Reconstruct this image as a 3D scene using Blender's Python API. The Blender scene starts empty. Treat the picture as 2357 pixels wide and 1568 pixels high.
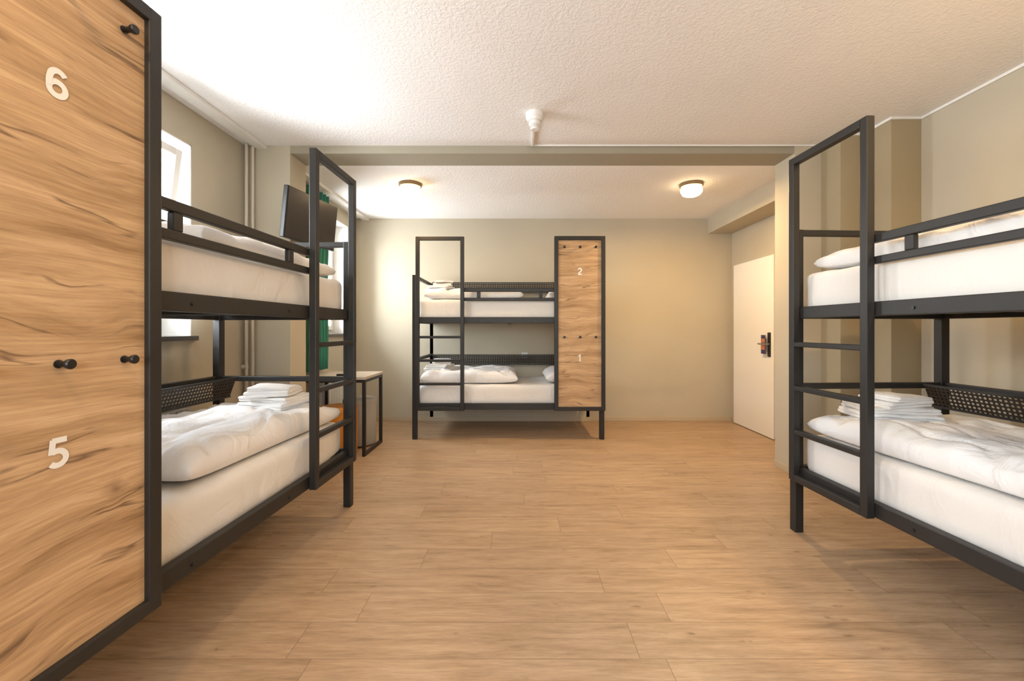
import bpy, math, random
from mathutils import Vector, noise, Euler, Matrix
random.seed(4)
S = bpy.context.scene
COL = S.collection
D = math.radians

# ------------------------------------------------------------------ materials
def lin(c):
    return tuple((x/255/12.92 if x/255 <= .04045 else ((x/255+.055)/1.055)**2.4) for x in c)+(1,)
class N:
    def __init__(s, name):
        s.m = bpy.data.materials.new(name); s.m.use_nodes = True
        s.t = s.m.node_tree; s.b = s.t.nodes['Principled BSDF']; s.out = s.t.nodes['Material Output']
    def n(s, typ, ins=None, **kw):
        x = s.t.nodes.new(typ)
        for k, v in kw.items(): setattr(x, k, v)
        for k, v in (ins or {}).items(): s.set(x, k, v)
        return x
    def set(s, node, k, v):
        if isinstance(v, bpy.types.NodeSocket): s.t.links.new(v, node.inputs[k])
        else: node.inputs[k].default_value = v
    def coord(s, scale=(1,1,1), loc=(0,0,0)):
        c = s.n('ShaderNodeTexCoord')
        m = s.n('ShaderNodeMapping', {'Vector': c.outputs['Object'], 'Scale': scale, 'Location': loc})
        return m.outputs[0]
    def noise(s, vec, scale=5, detail=4, rough=.5, dist=0):
        return s.n('ShaderNodeTexNoise', {'Vector': vec, 'Scale': scale, 'Detail': detail, 'Roughness': rough, 'Distortion': dist}).outputs['Fac']
    def ramp(s, fac, stops, interp='LINEAR'):
        r = s.n('ShaderNodeValToRGB', {'Fac': fac}); e = r.color_ramp
        e.interpolation = interp
        while len(e.elements) < len(stops): e.elements.new(.5)
        for el, (p, c) in zip(e.elements, stops):
            el.position = p; el.color = c if len(c) == 4 else tuple(c)+(1,)
        return r.outputs[0]
    def mix(s, f, a, b, mode='MIX'):
        m = s.n('ShaderNodeMix', data_type='RGBA', blend_type=mode)
        for i, v in ((0, f), (6, a), (7, b)):
            if isinstance(v, bpy.types.NodeSocket): s.t.links.new(v, m.inputs[i])
            else: m.inputs[i].default_value = v
        return m.outputs[2]
    def math(s, op, a, b=0.0):
        m = s.n('ShaderNodeMath', operation=op)
        s.set(m, 0, a); s.set(m, 1, b)
        return m.outputs[0]
    def bump(s, h, st=.3, dist=.01):
        b = s.n('ShaderNodeBump', {'Height': h, 'Strength': st, 'Distance': dist})
        s.t.links.new(b.outputs[0], s.b.inputs['Normal'])
    def base(s, c, rough=.5, metal=0, spec=.5):
        s.set(s.b, 'Base Color', c); s.set(s.b, 'Roughness', rough); s.set(s.b, 'Metallic', metal)
        s.b.inputs['Specular IOR Level'].default_value = spec
        return s

def paint(name, rgb, rough=.85, var=.06, bscale=120, bst=.15, bdist=.004, spec=.2):
    m = N(name); v = m.coord()
    f = m.noise(v, 2.2, 3)
    c = lin(rgb); d = tuple(x*(1-var*2) for x in c[:3])+(1,)
    m.base(m.mix(f, c, d), rough, 0, spec)
    m.bump(m.noise(v, bscale, 3, .6), bst, bdist)
    return m.m
WALL = paint('wall_paint_beige', (197,187,166), bscale=70, bst=.25, bdist=.003)
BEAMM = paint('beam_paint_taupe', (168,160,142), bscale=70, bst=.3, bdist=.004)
PILL = paint('pillar_taupe', (172,157,128), bscale=70, bst=.25, bdist=.004)  # one tone on all pillar faces, darker than the walls
def ceilm():
    m = N('ceiling_stucco'); v = m.coord()
    m.base(m.mix(m.noise(v, 1.5, 2), lin((246,243,240)), lin((242,239,236))), .9, 0, .15)
    n1 = m.noise(v, 55, 2, .5, .5)
    h = m.ramp(n1, [(.4,(0,0,0)),(.65,(1,1,1))])
    m.bump(h, .33, .0038)
    return m.m
CEIL = ceilm()
WHITE = paint('white_lacquer', (238,236,231), .45, .01, 30, .02, .002, .4)
DOORW = paint('door_white', (246,241,232), .5, .01, 30, .02, .002, .4)
def steel():
    m = N('black_powdercoat_steel'); v = m.coord()
    m.base(m.mix(m.noise(v, 4, 2), lin((38,36,34)), lin((48,45,42))), .45, .05, .4)
    m.bump(m.noise(v, 500, 2), .08, .001)
    return m.m
STEEL = steel()
def fabric(name, a, b, wr=.35):
    m = N(name); v = m.coord()
    m.base(m.mix(m.noise(v, 3, 3), lin(a), lin(b)), .9, 0, .15)
    w = m.noise(m.coord((1.0,1.0,.6)), 7, 5, .55, 1.4)
    f = m.noise(v, 350, 2)
    h = m.math('ADD', m.math('MULTIPLY', w, 1.0), m.math('MULTIPLY', f, .06))
    m.bump(h, wr, .03)
    m.set(m.b, 'Sheen Weight', .1)
    return m.m
SHEET = fabric('white_fitted_sheet', (233,228,221), (226,220,212), .28)
DUVET = fabric('white_duvet_cotton', (238,235,232), (232,228,224), .5)
TOWEL = fabric('white_terry', (243,240,236), (235,231,226), .5)
CURT = fabric('green_curtain_cloth', (72,140,122), (56,120,104), .3)
OR = fabric('orange_pouf_cloth', (206,136,52), (190,120,42), .15)
GR = fabric('grey_pouf_cloth', (170,165,156), (158,153,144), .15)

def woodpanel():
    m = N('knotty_oak_panel')
    kn = m.noise(m.coord(), 10, 2)
    kv = m.n('ShaderNodeVectorMath', {0: m.coord((1.9,.01,4.2),(.3,0,.2)), 1: m.n('ShaderNodeCombineXYZ', {'Z': m.math('MULTIPLY', kn, .25)}).outputs[0]}, operation='ADD').outputs[0]
    vo = m.n('ShaderNodeTexVoronoi', {'Vector': kv, 'Scale': 1.35, 'Randomness': 1.0}).outputs['Distance']
    push = m.ramp(vo, [(0,(1,1,1)),(.3,(0,0,0))])
    warp = m.noise(m.coord((1.0,1,1.6)), 1.5, 2, .4)
    cmb = m.n('ShaderNodeCombineXYZ', {'Z': m.math('ADD', m.math('MULTIPLY', warp, 2.3), m.math('MULTIPLY', push, .3))})
    def wv(scale):
        return m.n('ShaderNodeVectorMath', {0: m.coord(scale), 1: cmb.outputs[0]}, operation='ADD').outputs[0]
    V = wv((.8,1,10))
    big = m.noise(V, 1.3, 7, .7, 0)
    col = m.ramp(big, [(.30,lin((148,115,80))),(.42,lin((180,147,110))),(.56,lin((202,170,132))),(.72,lin((220,192,156)))])
    fine = m.noise(wv((1.8,1,60)), 2.2, 6, .65)
    col = m.mix(.36, col, m.ramp(fine, [(.3,lin((108,96,84))),(.7,lin((220,210,198)))]), 'OVERLAY')
    cr = m.noise(wv((.6,1,6.5)), 1.5, 4, .5, 0)
    crl = m.math('ABSOLUTE', m.math('SUBTRACT', cr, .5))
    line = m.ramp(crl, [(.0,(1,1,1)),(.006,(.7,.7,.7)),(.018,(0,0,0))])
    gate = m.ramp(m.noise(m.coord((1.8,1,3.4),(3,0,1)), 2.0, 4), [(.47,(0,0,0)),(.57,(1,1,1))])
    lm = m.math('MULTIPLY', line, gate)
    col = m.mix(m.math('MULTIPLY', lm, .75), col, lin((86,62,44)))
    k = m.ramp(vo, [(.02,(1,1,1)),(.05,(.5,.5,.5)),(.13,(0,0,0))])
    col = m.mix(m.math('MULTIPLY', k, .65), col, lin((106,76,54)))
    m.base(col, .55, 0, .3); m.bump(fine, .08, .002)
    return m.m
PANEL = woodpanel()

def floormat():
    m = N('oak_laminate_planks')
    tc = m.n('ShaderNodeTexCoord'); c = tc.outputs['Object']
    sp = m.n('ShaderNodeSeparateXYZ', {0: c})
    row = m.math('FLOOR', m.math('DIVIDE', sp.outputs['Y'], .19))
    rnd = m.n('ShaderNodeTexWhiteNoise', {'W': row}, noise_dimensions='1D').outputs['Value']
    xs = m.math('ADD', sp.outputs['X'], m.math('MULTIPLY', rnd, 1.3))
    cc = m.n('ShaderNodeCombineXYZ', {'X': xs, 'Y': sp.outputs['Y'], 'Z': 0.0}).outputs[0]
    br = m.n('ShaderNodeTexBrick', {'Vector': cc, 'Color1': (0,0,0,1), 'Color2': (1,1,1,1), 'Mortar': (.5,.5,.5,1), 'Scale': 1.0,
             'Mortar Size': .0012, 'Mortar Smooth': .1, 'Brick Width': 1.3, 'Row Height': .19}, offset=0.0, offset_frequency=2)
    pid = br.outputs['Color']; mort = br.outputs['Fac']
    off = m.n('ShaderNodeVectorMath', {0: pid, 1: (13.0, 7.0, 5.0)}, operation='MULTIPLY').outputs[0]
    def pv(scale):
        a = m.n('ShaderNodeVectorMath', {0: m.coord(scale), 1: off}, operation='ADD'); return a.outputs[0]
    big = m.noise(pv((1.6, 15, 1)), 1.8, 7, .68, .2)
    col = m.ramp(big, [(.28,lin((150,124,98))),(.42,lin((176,149,120))),(.58,lin((190,163,134))),(.78,lin((203,178,149)))])
    fine = m.noise(pv((4.0,70,1)), 3, 6, .7, .2)
    col = m.mix(.32, col, m.ramp(fine, [(.3,lin((112,100,88))),(.68,lin((220,210,198)))]), 'OVERLAY')
    tint = m.ramp(pid, [(0,(.90,.90,.90)),(1,(1.03,1.03,1.02))])
    col = m.mix(.9, col, tint, 'MULTIPLY')
    vo = m.n('ShaderNodeTexVoronoi', {'Vector': m.coord((2.0,6.0,.01)), 'Scale': 2.4, 'Randomness': 1.0})
    k = m.ramp(vo.outputs['Distance'], [(.02,(1,1,1)),(.15,(0,0,0))])
    kg = m.math('MULTIPLY', k, m.ramp(m.noise(c, 34, 3), [(.4,(.1,.1,.1)),(.6,(1,1,1))]))
    col = m.mix(m.math('MULTIPLY', kg, .75), col, lin((108,82,60)))
    col = m.mix(m.math('MULTIPLY', mort, .65), col, lin((86,66,50)))
    m.base(col, m.ramp(fine, [(0,(.34,.34,.34)),(1,(.46,.46,.46))]), 0, .4)
    h = m.math('SUBTRACT', m.math('MULTIPLY', fine, .15), mort)
    m.bump(h, .15, .002)
    return m.m
FLOOR = floormat()
BASEB = paint('baseboard_light_oak', (196,178,150), .5, .05, 40, .05, .002, .4)
DESKT = paint('desk_top_light_oak', (200,188,170), .5, .08, 60, .05, .002, .4)
def simple(name, rgb, rough=.5, metal=0, spec=.5):
    m = N(name); v = m.coord()
    c = lin(rgb); m.base(m.mix(m.noise(v, 8, 2), c, tuple(x*.93 for x in c[:3])+(1,)), rough, metal, spec); return m.m
BLKP = simple('black_plastic', (24,24,25), .35)
SCREEN = simple('tv_screen_glass', (50,46,44), .25)
DIGIT = simple('white_vinyl_digits', (240,236,228), .5)
BRONZE = simple('bronze_lamp_base', (136,116,88), .35, .6)
STEELN = simple('brushed_nickel', (170,165,158), .3, .9)
PIPEM = simple('pipe_paint_beige', (208,197,178), .5)
RADM = simple('radiator_white', (226,222,214), .45)
STONE = simple('dark_sill_stone', (86,82,78), .35)
REDC = simple('card_print_orange', (196,120,84), .5)
BLUEC = simple('card_print_navy', (56,56,104), .5)
def emis(name, col, st):
    m = N(name); m.base(lin((255,240,210)), .3)
    m.set(m.b, 'Emission Color', col)
    f = m.noise(m.coord(), 6, 1)
    m.set(m.b, 'Emission Strength', m.math('ADD', m.math('MULTIPLY', f, st*.2), st*.9)); return m.m
LAMPG = emis('lamp_glass_warm', (1,.72,.40,1), 9)
def glass():
    m = N('window_glass'); t = m.t
    tr = m.n('ShaderNodeBsdfTransparent'); gl = m.n('ShaderNodeBsdfGlossy', {'Roughness': .02})
    fr = m.n('ShaderNodeFresnel', {'IOR': 1.2}); mx = m.n('ShaderNodeMixShader', {0: fr.outputs[0], 1: tr.outputs[0], 2: gl.outputs[0]})
    t.links.new(mx.outputs[0], m.out.inputs[0]); return m.m
GLASS = glass()

# ------------------------------------------------------------------ mesh helpers
class MB:
    def __init__(s, fy=1): s.v=[]; s.f=[]; s.fy=fy
    def add(s, vs, fs):
        o=len(s.v); s.v += [(x, y*s.fy, z) for x,y,z in vs]
        for f in fs: s.f.append([i+o for i in (f if s.fy>0 else f[::-1])])
    def box(s, x0,x1,y0,y1,z0,z1):
        s.add([(x0,y0,z0),(x1,y0,z0),(x1,y1,z0),(x0,y1,z0),(x0,y0,z1),(x1,y0,z1),(x1,y1,z1),(x0,y1,z1)],
              [(0,3,2,1),(4,5,6,7),(0,1,5,4),(1,2,6,5),(2,3,7,6),(3,0,4,7)])
        return s
    def cyl(s, p, q, r0, r1=None, n=20, rings=None):
        p=Vector(p); q=Vector(q); d=(q-p).normalized(); r1=r0 if r1 is None else r1
        a=d.orthogonal().normalized(); b=d.cross(a)
        vs=[]
        prof = rings or [(0,r0),(1,r1)]
        for t,r in prof:
            c=p.lerp(q,t)
            for i in range(n):
                w=2*math.pi*i/n; vs.append(tuple(c+a*math.cos(w)*r+b*math.sin(w)*r))
        fs=[]
        for k in range(len(prof)-1):
            for i in range(n):
                j=(i+1)%n; fs.append((k*n+i,k*n+j,(k+1)*n+j,(k+1)*n+i))
        fs.append(tuple(range(n))[::-1]); fs.append(tuple((len(prof)-1)*n+i for i in range(n)))
        s.add(vs,fs); return s
    def perf(s, o, u, w, W, H, pitch=.02, r=.36):
        o=Vector(o); u=Vector(u).normalized(); w=Vector(w).normalized()
        nx=max(1,round(W/pitch)); ny=max(1,round(H/pitch)); px=W/nx; py=H/ny
        out=[(-.5,-.5),(0,-.5),(.5,-.5),(.5,0),(.5,.5),(0,.5),(-.5,.5),(-.5,0)]
        inn=[(r*math.cos(D(225+45*k)), r*math.sin(D(225+45*k))) for k in range(8)]
        fs=[(k,(k+1)%8,8+(k+1)%8,8+k) for k in range(8)]
        for i in range(nx):
            for j in range(ny):
                c=o+u*px*(i+.5)+w*py*(j+.5)
                s.add([tuple(c+u*a*px+w*b*py) for a,b in out+inn], fs)
        return s
    def obj(s, name, mat, parent=None, bevel=0, smooth=False, loc=None):
        me=bpy.data.meshes.new(name); me.from_pydata(s.v,[],s.f); me.update()
        ob=bpy.data.objects.new(name, me); COL.objects.link(ob); me.materials.append(mat)
        if parent: ob.parent=parent
        if loc: ob.location=loc
        if bevel:
            b=ob.modifiers.new('bevel','BEVEL'); b.width=bevel; b.segments=2; b.limit_method='ANGLE'
        if smooth:
            for p in me.polygons: p.use_smooth=True
        return ob
def empty(name, loc=(0,0,0), rz=0):
    e=bpy.data.objects.new(name,None); COL.objects.link(e); e.location=loc; e.rotation_euler=(0,0,rz); e.empty_display_size=.1; return e
def smooth_angle(ob, a=40):
    for p in ob.data.polygons: p.use_smooth=True
    try: ob.data.set_sharp_from_angle(angle=D(a))
    except Exception: pass

def coords(a,b,r,n):
    L=[a,a+r*.15,a+r*.45,a+r]; M=[a+r+(b-a-2*r)*i/n for i in range(1,n)]
    return L+M+[b-r,b-r*.45,b-r*.15,b]
def softbox(name, x0,x1,y0,y1,z0,z1, r, mat, parent=None, amp=.004, freq=6, seed=0, nx=24, ny=12, nz=3, fy=1, ends=0, droop=0):
    """rounded, slightly wrinkled cloth volume"""
    xs,ys,zs=coords(x0,x1,r,nx),coords(y0,y1,r,ny),coords(z0,z1,min(r,(z1-z0)*.45),nz)
    idx={}; V=[]; F=[]
    rr=min(r,(z1-z0)*.45)
    def g(i,j,k):
        if (i,j,k) in idx: return idx[(i,j,k)]
        p=Vector((xs[i],ys[j],zs[k]))
        c=Vector((min(max(p.x,x0+r),x1-r),min(max(p.y,y0+r),y1-r),min(max(p.z,z0+rr),z1-rr)))
        d=p-c
        dn=Vector((d.x/r,d.y/r,d.z/rr))
        if dn.length>1e-6:
            dn=dn.normalized()*max(abs(dn.x),abs(dn.y),abs(dn.z))
        q=c+Vector((dn.x*r,dn.y*r,dn.z*rr))
        s=Vector((q.x*freq+seed*3.7,q.y*freq+seed,q.z*freq*.7))
        n1=noise.noise(s); n2=noise.noise(s*2.3+Vector((5,1,2)))
        e=1.0
        if ends:
            t=min(q.x-x0,x1-q.x); e=1+ends*max(0,1-t/.35)
        a=amp*e
        nrm=dn.normalized() if dn.length>1e-6 else Vector((0,0,1))
        bot = 0.0 if q.z<z0+1e-3 else 1.0
        q=q+nrm*(n1+.5*n2)*a*bot
        if droop:
            rx=abs(q.x-(x0+x1)/2)/((x1-x0)/2); ry=abs(q.y-(y0+y1)/2)/((y1-y0)/2)
            dz=droop*(max(rx,ry)**4)*(.7+.6*noise.noise(Vector((q.x*7+seed,q.y*7,seed))))
            q.z-=dz
        else: q.z=max(q.z,z0)
        idx[(i,j,k)]=len(V); V.append((q.x,q.y*fy,q.z)); return idx[(i,j,k)]
    X,Y,Z=len(xs)-1,len(ys)-1,len(zs)-1
    for i in range(X):
        for j in range(Y):
            F.append((g(i,j,0),g(i,j+1,0),g(i+1,j+1,0),g(i+1,j,0)))
            F.append((g(i,j,Z),g(i+1,j,Z),g(i+1,j+1,Z),g(i,j+1,Z)))
    for i in range(X):
        for k in range(Z):
            F.append((g(i,0,k),g(i+1,0,k),g(i+1,0,k+1),g(i,0,k+1)))
            F.append((g(i,Y,k),g(i,Y,k+1),g(i+1,Y,k+1),g(i+1,Y,k)))
    for j in range(Y):
        for k in range(Z):
            F.append((g(0,j,k),g(0,j,k+1),g(0,j+1,k+1),g(0,j+1,k)))
            F.append((g(X,j,k),g(X,j+1,k),g(X,j+1,k+1),g(X,j,k+1)))
    if fy<0: F=[f[::-1] for f in F]
    me=bpy.data.meshes.new(name); me.from_pydata(V,[],F); me.update()
    for p in me.polygons: p.use_smooth=True
    ob=bpy.data.objects.new(name,me); COL.objects.link(ob); me.materials.append(mat)
    if parent: ob.parent=parent
    return ob

def pillow(name, c, lx, ly, h, mat, parent, rot=(0,0,0), seed=0, edge=.45, n=30, pw=.42, ex=4, wr=.012):
    V=[];F=[]; top={}; bot={}
    for i in range(n+1):
        for j in range(n+1):
            u=-1+2*i/n; v=-1+2*j/n
            u=math.sin(u*math.pi/2)*.35+u*.65; v=math.sin(v*math.pi/2)*.35+v*.65
            t=(max(0,1-abs(u)**ex)*max(0,1-abs(v)**ex))**pw
            x=u*lx/2*(1-.04*(1-abs(v)**2)*abs(u)); y=v*ly/2*(1-.05*(1-abs(u)**2)*abs(v))
            s=Vector((x*5+seed*2.1,y*5+seed,seed))
            w=(noise.noise(s)+.5*noise.noise(s*2.2))*wr*min(1,t*2)
            rid=abs(noise.noise(Vector((x*3+seed,y*7,seed+4))))
            w-= max(0,.12-rid)*wr*5*min(1,t*1.5)
            top[i,j]=len(V); V.append((x,y,h*edge+h*(1-edge)*t+w))
            if i in (0,n) or j in (0,n): bot[i,j]=top[i,j]
            else: bot[i,j]=len(V); V.append((x,y,h*edge-h*edge*t**.8))
    for i in range(n):
        for j in range(n):
            F.append((top[i,j],top[i+1,j],top[i+1,j+1],top[i,j+1]))
            F.append((bot[i,j],bot[i,j+1],bot[i+1,j+1],bot[i+1,j]))
    me=bpy.data.meshes.new(name); me.from_pydata(V,[],F); me.update()
    for p in me.polygons: p.use_smooth=True
    ob=bpy.data.objects.new(name,me); COL.objects.link(ob); me.materials.append(mat)
    ob.parent=parent; ob.location=c; ob.rotation_euler=rot
    return ob

# bold sans digits drawn as thick strokes (unit height 1)
def arc(cx,cy,rx,ry,a0,a1,n=24):
    return [(cx+rx*math.cos(D(a0+(a1-a0)*i/n)), cy+ry*math.sin(D(a0+(a1-a0)*i/n))) for i in range(n+1)]
DG = {
 '6': [arc(.34,.32,.235,.225,0,360,40), arc(.36,.60,.245,.305,38,150,16)+[(.105,.55),(.10,.45),(.105,.34)]],
 '5': [[(.62,.91),(.19,.91)],[(.215,.95),(.165,.47)], arc(.335,.335,.245,.235,128,-140,34)],
 '2': [arc(.33,.68,.225,.22,170,-38,26)+[(.36,.38),(.14,.16)],[(.09,.095),(.60,.095)]],
 '1': [[(.36,1.0),(.36,0.0)],[(.40,.83),(.27,.765),(.12,.745)]],
}
def digit(ch, h, parent, loc, rot):
    V=[];F=[]; w=.185
    for li,pl in enumerate(DG[ch]):
        th=w if not (ch=='1' and li==1) else .13
        o=len(V); closed = abs(pl[0][0]-pl[-1][0])<1e-6 and abs(pl[0][1]-pl[-1][1])<1e-6
        n=len(pl)
        for i,(x,y) in enumerate(pl):
            a=pl[i-1] if i>0 else (pl[-2] if closed else pl[0]); b=pl[i+1] if i<n-1 else (pl[1] if closed else pl[-1])
            dx,dy=b[0]-a[0],b[1]-a[1]; l=math.hypot(dx,dy) or 1; nx,ny=-dy/l*th/2,dx/l*th/2
            zz=.0004*li
            V += [((x+nx-.35)*h,(y+ny)*h,zz),((x-nx-.35)*h,(y-ny)*h,zz)]
        for i in range(n-1): F.append((o+2*i,o+2*i+1,o+2*i+3,o+2*i+2))
    me=bpy.data.meshes.new('digit'); me.from_pydata(V,[],F); me.update(); me.materials.append(DIGIT)
    ob=bpy.data.objects.new('digit_'+ch,me); COL.objects.link(ob); ob.parent=parent; ob.location=loc; ob.rotation_euler=rot
    return ob

# ------------------------------------------------------------------ bunk bed
L=2.10; W=.96; T=.04
def bunk(loc, rz, fy, digits=None, seed=0, lower_duvet=(.06,1.15), pil=1.68, pc=1.55):
    E=empty('bunk_bed', loc, rz)
    m=MB(fy)
    P=.05
    for x in (0,L-P):
        for y in (.01,W-P+.01):
            m.box(x,x+P,y,y+P,0,1.80)
    y0,y1=.01,W+.01
    for zb in (.325,1.27):
        m.box(P,L-P,y0+.002,y0+.042,zb,zb+.068); m.box(P,L-P,y1-.042,y1-.002,zb,zb+.068)
        m.box(.004,.044,y0+P,y1-P,zb,zb+.068); m.box(L-.044,L-.004,y0+P,y1-P,zb,zb+.068)
        m.box(L/2-.02,L/2+.02,y0+.042,y1-.042,zb,zb+.035)
        for k in range(11):   # slats
            x=.12+k*(L-.28)/10; m.box(x,x+.06,y0+.042,y1-.042,zb+.026,zb+.038)
    for z in (.85,1.765):   # end rails
        m.box(.008,.042,y0+P,y1-P,z,z+.035); m.box(L-.042,L-.008,y0+P,y1-P,z,z+.035)
        m.box(P,L-P,y1-.036,y1-.002,z,z+.035)
    # ladder
    a,b=.045,.57
    for x in (a,b-T): m.box(x,x+T,-.03,.01,.32,2.21)
    m.box(a+T,b-T,-.03,.01,2.17,2.21); m.box(a+T,b-T,-.03,.01,.32,.36)
    for z in (.595,.85,1.105): m.box(a+T,b-T,-.028,.008,z,z+.028)
    # guard rail
    c,d=pc,2.10
    g0,g1=b-T,c+.03
    m.box(g0,g1,.012,.042,1.615,1.655); m.box(g0,g1,.012,.042,1.515,1.55)
    for x in (g0+.175,1.385): m.box(x,x+.04,.014,.040,1.55,1.615)
    # panel frame
    for x in (c,d-T): m.box(x,x+T+.003,-.032,.01,.32,2.215)
    m.box(c+T,d-T,-.032,.01,2.172,2.215); m.box(c+T,d-T,-.032,.01,.32,.363)
    m.obj('steel_frame', STEEL, E, bevel=.004)
    bl=MB(fy)
    for zb in (.355,1.30):
        for x in (.75,1.35): bl.cyl((x,.0125,zb),(x,.006,zb),.007,.006,12)
    bl.obj('bolts', BLKP, E)
    MB(fy).box(c+T,d-T,-.014,.006,.362,2.174).obj('locker_panel', PANEL, E)
    hk=MB(fy)
    for x in (pc+.108,pc+.278,pc+.448):
        for z in (2.095,1.12):
            hk.cyl((x,-.012,z),(x,-.052,z),.008,n=16,rings=[(0,.011),(.12,.011),(.14,.0075),(.6,.0085),(.72,.0125),(.92,.0135),(1,.011)])
    ho=hk.obj('coat_hooks', BLKP, E); smooth_angle(ho)
    # perforated trays on the wall side
    for i,z in enumerate((.875,1.80)):
        t=MB(fy); x0,x1=.06,L-.06; yb=y1-.045; dep=.13; hh=.125
        dr=Vector((0,.045,-hh))
        t.perf((x0,yb-dep,z),(1,0,0),dr,x1-x0,dr.length,.0225,.30)
        t.perf((x0,yb-dep+.045,z-hh),(1,0,0),(0,1,0),x1-x0,dep-.045,.0225,.30)
        for x in (x0,x1):
            t.add([(x,yb-dep,z),(x,yb-dep+.045,z-hh),(x,yb,z-hh),(x,yb,z)],[(0,1,2,3)])
        t.box(x0,x1,yb-dep-.006,yb-dep+.006,z-.008,z+.006)
        t.box(x0,x1,yb-dep+.039,yb-dep+.051,z-hh-.006,z-hh+.006)
        t.obj('perforated_tray', STEEL, E)
    # mattresses
    for i,z in enumerate((.364,1.309)):
        softbox('mattress', .052,L-.052, .055,W-.055, z, z+.226, .045, SHEET, E, .005, 5, seed+i, 44,18,5, fy, ends=2.4)
    # bedding
    zt=.588
    l0,l1=lower_duvet
    sg=fy
    pillow('duvet',((l0+l1)/2, sg*(.47), zt),(l1-l0),.80,.155,DUVET,E,(0,0,D(1.5)*sg),seed+1,.42,64,.33,5,.030)
    pillow('pillow',(pil, sg*.46, zt+.012),.40,.72,.17,DUVET,E,(0,D(-10),0),seed+2,.5,30,.5,3,.014)
    zt=1.533
    pillow('duvet_upper',(.66, sg*.48, zt),1.12,.80,.13,DUVET,E,(0,0,0),seed+3,.42,64,.33,5,.026)
    pillow('pillow_upper',(1.72, sg*.47, zt+.01),.42,.72,.16,DUVET,E,(0,D(-5),0),seed+4,.5,30,.5,3,.014)
    # towels
    def towels(cx,cy,z,s):
        random.seed(s)
        zz=z
        for k,(lx,ly,h) in enumerate(((.37,.27,.034),(.34,.25,.030),(.27,.21,.034),(.25,.20,.026))):
            for q in range(2):
                o=softbox('towel', -lx/2+.008*q,lx/2-.004*q,-ly/2,ly/2,0,h/2+.001,h/4,TOWEL,E,.005,8,s+k*3+q,14,12,2,droop=(.016,.010,.006,.012)[k])
                o.location=(cx+random.uniform(-.01,.01)+(k>1)*.02, sg*(cy+random.uniform(-.01,.01)), zz+q*h/2)
                o.rotation_euler=(0,D((0,1,-2,3)[k]),D(88+(-14,-6,8,15)[k]))
            zz+=h
    towels(.24,.40,.588+.145,seed+5)
    if seed==1: towels(.24,.45,1.533+.122,seed+9)
    if digits:
        for ch,z in zip(digits,(1.795,.855)):
            digit(ch,.078,E,(1.828 if seed==1 else 1.80, sg*-.0155, z),(D(90),0,0 if sg>0 else D(180)))
    return E
bunk((-1.145,4.52,0),0,1,'21',1)
bunk((-1.115,2.855,0),D(-92.2),-1,'65',7,(.07,1.27),1.58,1.52)
bunk((1.64,2.51,0),D(-87.5),1,None,13,(.07,1.40),1.68)

# ------------------------------------------------------------------ room shell
def wallbox(name, boxes, mat):
    m=MB()
    for b in boxes: m.box(*b)
    return m.obj(name, mat)
H1=2.72; H2=2.655
XL=-2.24; XLF=-2.10; XR=2.885; XRF=2.82; YF=5.44; YB=-1.7; YM=3.42; YN=3.675
wallbox('floor',[(-2.7,3.2,YB-.2,YF+.2,-.1,0)],FLOOR)
wallbox('ceiling',[(-2.6,3.1,YB-.2,YM,H1,H1+.12),(-2.6,3.1,YN,YF+.2,H2,H1+.12)],CEIL)
wallbox('beam',[(-1.87,2.285,YM,YN,H2,H1+.12)],BEAMM)
def holed(x0,x1,ya,yb,holes,top):
    out=[]; y=ya
    for (a,b,z0,z1) in holes:
        out.append((x0,x1,y,a,0,top)); out.append((x0,x1,a,b,0,z0)); out.append((x0,x1,a,b,z1,top)); y=b
    out.append((x0,x1,y,yb,0,top)); return out
wins=[(1.75,2.855,1.16,2.47)]
wallbox('wall_left',holed(XL-.32,XL,YB-.2,YM,[(-1.0,.45,1.16,2.47)]+wins,H1),WALL)
wallbox('wall_left_pier',[(XL-.32,-1.87,YM,YN,0,H1)],WALL)
wallbox('wall_left_alcove',holed(XLF-.32,XLF,YN,YF+.2,[(4.46,5.16,1.15,2.48)],H2),WALL)
wallbox('wall_far',[(XLF,XRF,YF,YF+.2,0,H2)],WALL)
wallbox('wall_right',[(XR,3.2,YB-.2,2.96,0,H1)],WALL)
wallbox('wall_right_column',[(2.285,3.2,3.41,YN,0,H1)],WALL)
wallbox('wall_right_alcove',[(XRF,3.2,YN,YF+.2,0,H2)],WALL)
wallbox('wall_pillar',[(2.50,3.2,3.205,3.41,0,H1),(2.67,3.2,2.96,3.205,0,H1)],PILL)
wallbox('wall_near',[(XL,-.9,YB-.2,YB,0,H1),(.9,XR,YB-.2,YB,0,H1),(-.9,.9,YB-.2,YB,0,1.0),(-.9,.9,YB-.2,YB,2.4,H1)],WALL)
wallbox('wall_duct_soffit',[(2.505,XRF,YN,YF,2.457,H2)],WALL)
# trims
def trim(name,boxes,mat,bev=.003):
    m=MB()
    for b in boxes: m.box(*b)
    return m.obj(name,mat,bevel=bev)
trim('baseboard_far',[(XLF,XRF-.012,YF-.012,YF,0,.055)],BASEB)
trim('baseboard_right',[(XR-.012,XR,YB,2.948,0,.055),(2.658,XR,2.948,2.96,0,.055),(2.658,2.67,2.96,3.193,0,.055),(2.488,2.67,3.193,3.205,0,.055),
    (2.488,2.5,3.205,3.398,0,.055),(2.273,2.5,3.398,3.41,0,.055),(2.273,2.285,3.41,YN,0,.055),(XRF-.012,XRF,YN,4.40,0,.055),(XRF-.012,XRF,5.37,YF-.012,0,.055)],BASEB)
trim('baseboard_left',[(XL,XL+.012,YB,YM-.012,0,.055),(XL,-1.858,YM-.012,YM,0,.055),(-1.87,-1.858,YM,YN,0,.055),(XLF,XLF+.012,YN,YF-.012,0,.055)],BASEB)
g=.012
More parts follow.
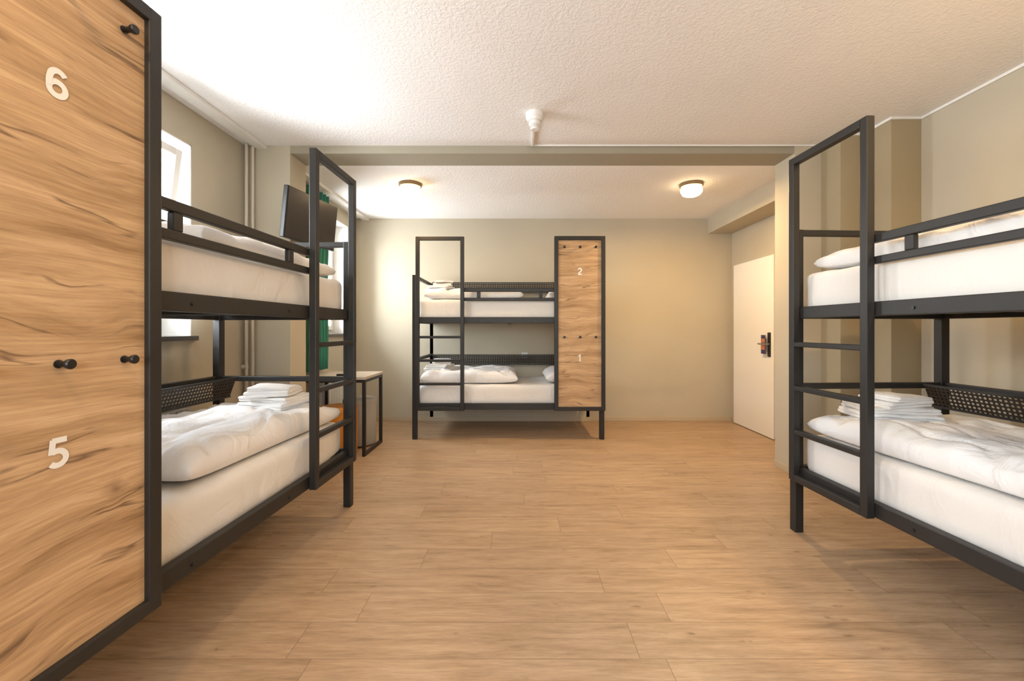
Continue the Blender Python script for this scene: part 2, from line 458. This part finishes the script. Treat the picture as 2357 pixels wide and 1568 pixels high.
trim('trim_1',[(XR-g,XR,YB,2.96-g,H1-.018,H1),(2.67-g,XR,2.96-g,2.96,H1-.018,H1),(2.67-g,2.67,2.96,3.205-g,H1-.018,H1),(2.5-g,2.67,3.205-g,3.205,H1-.018,H1),
   (2.5-g,2.5,3.205,3.41-g,H1-.018,H1),(.13,2.5,3.398,3.41,H1-.012,H1)],WHITE,.002)
trim('trim_2',[(-2.15,-2.06,YB,YM,H1-.028,H1)],WHITE)
trim('trim_3',[(-2.02,-1.94,YN+.01,YF,H2-.028,H2)],WHITE)

# windows (opening in a wall whose inner face is x = xi)
def window(name, xi, ya, yb, z0, z1, tilt=0):
    E=empty(name,(0,0,0)); xo=xi-.30
    m=MB(); t=.008   # white reveal lining
    m.box(xo,xi-.001,ya,ya+t,z0,z1).box(xo,xi-.001,yb-t,yb,z0,z1).box(xo,xi-.001,ya,yb,z1-t,z1)
    m.obj('reveal_lining',WHITE,E)
    m=MB(); fx0,fx1=xi-.27,xi-.20
    m.box(fx0,fx1,ya+t,ya+.045,z0,z1).box(fx0,fx1,yb-.045,yb-t,z0,z1).box(fx0,fx1,ya+.045,yb-.045,z1-.045,z1).box(fx0,fx1,ya+.045,yb-.045,z0,z0+.045)
    m.obj('outer_frame',WHITE,E,bevel=.005)
    mid=(ya+yb)/2
    spans=[(ya+.045,mid),(mid,yb-.045)] if yb-ya>.8 else [(ya+.045,yb-.045)]
    for k,(a,b) in enumerate(spans):
        s=MB(); h=z1-z0-.09; w=.05
        s.box(-.025,.03,a,a+w,0,h).box(-.025,.03,b-w,b,0,h).box(-.025,.03,a+w,b-w,0,w).box(-.025,.03,a+w,b-w,h-w,h)
        o=s.obj('sash',WHITE,E,bevel=.006,loc=(xi-.20,0,z0+.045))
        gl=MB().box(-.004,.002,a+w-.005,b-w+.005,w-.005,h-w+.005).obj('pane',GLASS,E,loc=(xi-.20,0,z0+.045))
        hd=MB().box(.03,.045,a+.015,a+.035,h/2-.035,h/2+.035).box(.045,.058,a+.016,a+.034,h/2-.11,h/2+.01).obj('handle',STEELN,E,bevel=.003,loc=(xi-.20,0,z0+.045))
        if k==len(spans)-1 and tilt:
            for q in (o,gl,hd): q.rotation_euler=(0,tilt,0)
    s=trim('window_sill',[(xi-.30,xi+.03,ya-.03,yb+.03,z0-.03,z0+.002)],STONE)
    s.parent=E
    return E
window('window_1',XL,1.75,2.855,1.16,2.47,D(7))
window('window_2',XLF,4.46,5.16,1.15,2.48,D(0))
window('added_window_3',XL,-1.0,.45,1.16,2.47,0)  # unseen rear window, added to let in fill light
E=empty('added_window_4'); m=MB()  # unseen window behind the camera, added for front fill
m.box(-.9,.9,YB-.15,YB-.08,2.34,2.4).box(-.9,.9,YB-.15,YB-.08,1.0,1.06).box(-.9,-.84,YB-.15,YB-.08,1.06,2.34).box(.84,.9,YB-.15,YB-.08,1.06,2.34).box(-.04,.04,YB-.15,YB-.08,1.06,2.34)
m.obj('frame',WHITE,E,bevel=.005)
MB().box(-.84,.84,YB-.12,YB-.115,1.06,2.34).obj('pane',GLASS,E)

# door
E=empty('door_1')
MB().box(2.782,2.817,4.50,5.33,.008,2.02).obj('door_leaf',DOORW,E,bevel=.003)
MB().box(2.80,2.82,4.44,4.495,0,2.07).box(2.80,2.82,5.335,5.365,0,2.07).box(2.80,2.82,4.495,5.335,2.025,2.07).obj('door_frame',WALL,E,bevel=.002)
MB().box(2.772,2.782,4.545,4.595,.90,1.17).obj('lock_plate',BLKP,E,bevel=.003)
h=MB(); h.cyl((2.775,4.57,1.04),(2.735,4.57,1.04),.010); h.cyl((2.738,4.565,1.04),(2.738,4.71,1.04),.010)
h=h.obj('lever_handle',STEELN,E); smooth_angle(h)
MB().box(2.752,2.754,4.60,4.68,.93,1.14).obj('door_hanger_card',BLUEC,E)
MB().box(2.7505,2.7518,4.607,4.673,.975,1.03).box(2.7505,2.7518,4.607,4.673,1.055,1.10).obj('card_print',REDC,E)

# ceiling lamps
WARM=(1.0,.67,.32)
def lamp(x,y,z,power):
    E=empty('ceiling_lamp',(x,y,z))
    b=MB(); b.cyl((0,0,0),(0,0,-.03),.1,n=40,rings=[(0,.112),(.7,.112),(.75,.106),(1,.106)]); b=b.obj('metal_base',BRONZE,E); smooth_angle(b,30)
    gl=MB(); gl.cyl((0,0,-.03),(0,0,-.12),.1,n=12,rings=[(0,.09),(.15,.103),(.55,.103),(.85,.088),(1,.06)]); gl.obj('faceted_glass',LAMPG,E,bevel=.003)
    l=bpy.data.lights.new('lamp_bulb','AREA'); l.shape='DISK'; l.size=.11; l.energy=power; l.color=WARM
    o=bpy.data.objects.new('lamp_bulb',l); COL.objects.link(o); o.parent=E; o.location=(0,0,-.123)
lamp(-1.065,4.14,H2,10); lamp(1.74,4.14,H2,32)
lamp(-.9,.35,H1,12); lamp(2.0,.75,H1,34)

# smoke detector with conduit
E=empty('smoke_detector',(.125,2.91,H1))
a=MB(); a.cyl((0,0,0),(0,0,-.115),.1,n=40,rings=[(0,.062),(.30,.062),(.34,.056),(.5,.05),(.52,.038),(.56,.038),(.6,.042),(.72,.042),(.8,.030),(.82,.024),(.9,.024),(.92,.03),(1,.026)])
a=a.obj('detector_body',WHITE,E); smooth_angle(a,25)
s=MB()
for k in range(10):
    w=2*math.pi*k/10; s.cyl((.030*math.cos(w),.030*math.sin(w),-.085),(.030*math.cos(w),.030*math.sin(w),-.108),.0025,n=6)
s.obj('sensor_cage',RADM,E)
MB().box(-.01,.01,.055,.49,-.016,0).obj('cable_conduit',WHITE,E,bevel=.003)

# TV on wall bracket
E=empty('television',(-1.71,3.48,2.115)); E.rotation_euler=(0,D(6),D(-11))
MB().box(-.04,0,-.31,.31,-.20,.20).obj('housing',BLKP,E,bevel=.006)
MB().box(0,.002,-.30,.30,-.188,.192).obj('screen',SCREEN,E)
MB().box(-.105,-.04,-.02,.12,-.06,.06).box(-.115,-.105,-.02,.16,-.1,.1).obj('wall_bracket',BLKP,E,bevel=.004)

# curtain
def curtain():
    V=[];F=[];n=90;mz=14
    for j in range(mz+1):
        z=.79+(2.60-.79)*j/mz
        for i in range(n+1):
            t=i/n; y=4.0+.42*t+ .015*math.sin(j*.5)*(1-j/mz); x=-2.02+.035*math.sin(t*2*math.pi*6+.25*math.sin(j*.4))+.008*math.sin(t*40+j*.3)
            V.append((x,y,z))
    for j in range(mz):
        for i in range(n):
            a=j*(n+1)+i; F.append((a,a+1,a+n+2,a+n+1))
    me=bpy.data.meshes.new('curtain'); me.from_pydata(V,[],F); me.update()
    for p in me.polygons: p.use_smooth=True
    o=bpy.data.objects.new('curtain',me); COL.objects.link(o); me.materials.append(CURT)
    s=o.modifiers.new('s','SOLIDIFY'); s.thickness=.003
curtain()

# desk
E=empty('desk')
MB().box(-2.05,-1.43,3.91,4.44,.728,.755).obj('desk_top',DESKT,E,bevel=.003)
m=MB()
for x in (-2.04,-1.465):
    for y in (3.92,4.40): m.box(x,x+.03,y,y+.03,0,.727)
    m.box(x,x+.03,3.95,4.40,0,.028); m.box(x,x+.03,3.95,4.40,.70,.727)
m.box(-2.01,-1.465,3.92,3.95,.70,.727); m.box(-2.01,-1.465,4.40,4.43,.70,.727)
m.obj('steel_legs',STEEL,E,bevel=.002)
MB().box(-1.74,-1.57,3.99,4.03,.7555,.774).obj('remote_control',BLKP,None,bevel=.005)
# poufs
def pouf(x,y,r,h,mat):
    E=empty('pouf',(x,y,0)); b=MB(); b.cyl((0,0,0.02),(0,0,h),r,n=48,rings=[(0,r*.96),(.03,r),(.86,r),(.88,r*.985),(.9,r),(.97,r*.985),(.99,r*.95),(1,r*.88)])
    o=b.obj('padded_body',mat,E); smooth_angle(o,50)
    f=MB()
    for k in range(4):
        w=D(45+90*k); f.cyl((r*.7*math.cos(w),r*.7*math.sin(w),0),(r*.7*math.cos(w),r*.7*math.sin(w),.022),.018)
    f.obj('feet',BLKP,E)
pouf(-1.72,3.96,.185,.47,OR); pouf(-1.645,4.335,.165,.49,GR)

# radiators standing on feet
def radiator(x0,x1,ya,n):
    E=empty('radiator')
    m=MB(); yb=ya+n*.042
    for k in range(n): m.box(x0,x1,ya+k*.042,ya+k*.042+.03,.14,.68)
    xm=(x0+x1)/2
    m.box(xm-.006,xm+.006,ya+.002,yb-.014,.17,.21); m.box(xm-.006,xm+.006,ya+.002,yb-.014,.61,.65)
    m.box(x0+.004,x1-.004,ya+.13,ya+.15,0,.15); m.box(x0+.004,x1-.004,yb-.15,yb-.13,0,.15)
    m.obj('radiator_fins',RADM,E,bevel=.004)
radiator(-2.083,-2.056,4.18,21)
radiator(-2.222,-2.18,1.70,26)
# heating pipes in corner
E=empty('heating_pipes')
m=MB()
m.cyl((-2.20,3.375,0),(-2.20,3.375,H1),.013); m.cyl((-2.155,3.385,0),(-2.155,3.385,H1),.011)
m.cyl((-2.20,3.375,.62),(-2.20,2.90,.62),.010); m.cyl((-2.20,2.90,.62),(-2.195,2.84,.62),.016)
for z in (.9,1.9): m.cyl((-2.235,3.375,z),(-2.19,3.375,z),.017)
o=m.obj('pipes',PIPEM,E); smooth_angle(o)

# wall sockets
E=empty('wall_socket',(.10,5.44,.86)); MB().box(-.04,.04,-.010,0,-.04,.04).obj('plate',WHITE,E,bevel=.003)
a=MB(); a.cyl((0,-.0105,0),(0,-.006,0),.022); a.obj('socket_ring',RADM,E)

# ------------------------------------------------------------------ lights
def area(name, loc, rot, sx, sy, power, col):
    l=bpy.data.lights.new(name,'AREA'); l.shape='RECTANGLE'; l.size=sx; l.size_y=sy; l.energy=power; l.color=col
    o=bpy.data.objects.new(name,l); COL.objects.link(o); o.location=loc; o.rotation_euler=rot; return o
DAY=(.89,.95,1.0)
area('daylight_1',(XL-.42,2.35,1.83),(0,D(-90),0),1.4,1.3,180,DAY)
area('daylight_2',(XLF-.42,4.81,1.83),(0,D(-90),0),1.4,.8,105,DAY)
area('fill_light_3',(XL-.42,-.28,1.83),(0,D(-90),0),1.4,1.5,150,DAY)  # added fill, outside the unseen rear left window
area('fill_light_4',(0,YB-.3,1.7),(D(90),0,0),1.9,1.5,85,DAY)  # added front fill for the beds, from behind the camera

w=bpy.data.worlds.new('sky'); S.world=w; w.use_nodes=True
bg=w.node_tree.nodes['Background']
sky=w.node_tree.nodes.new('ShaderNodeTexSky')
try:
    sky.sky_type='NISHITA'; sky.sun_disc=False; sky.sun_elevation=D(35)
except Exception: pass
w.node_tree.links.new(sky.outputs[0],bg.inputs[0]); bg.inputs[1].default_value=.7

# ------------------------------------------------------------------ camera
cd=bpy.data.cameras.new('camera'); co=bpy.data.objects.new('camera',cd); COL.objects.link(co)
co.location=(0,0,1.21); co.rotation_euler=(D(90),0,0)
cd.sensor_width=36; cd.lens=955/2357*36; cd.shift_x=-11.5/2357; cd.shift_y=-27/2357; cd.clip_start=.02
S.camera=co
S.view_settings.view_transform='Standard'
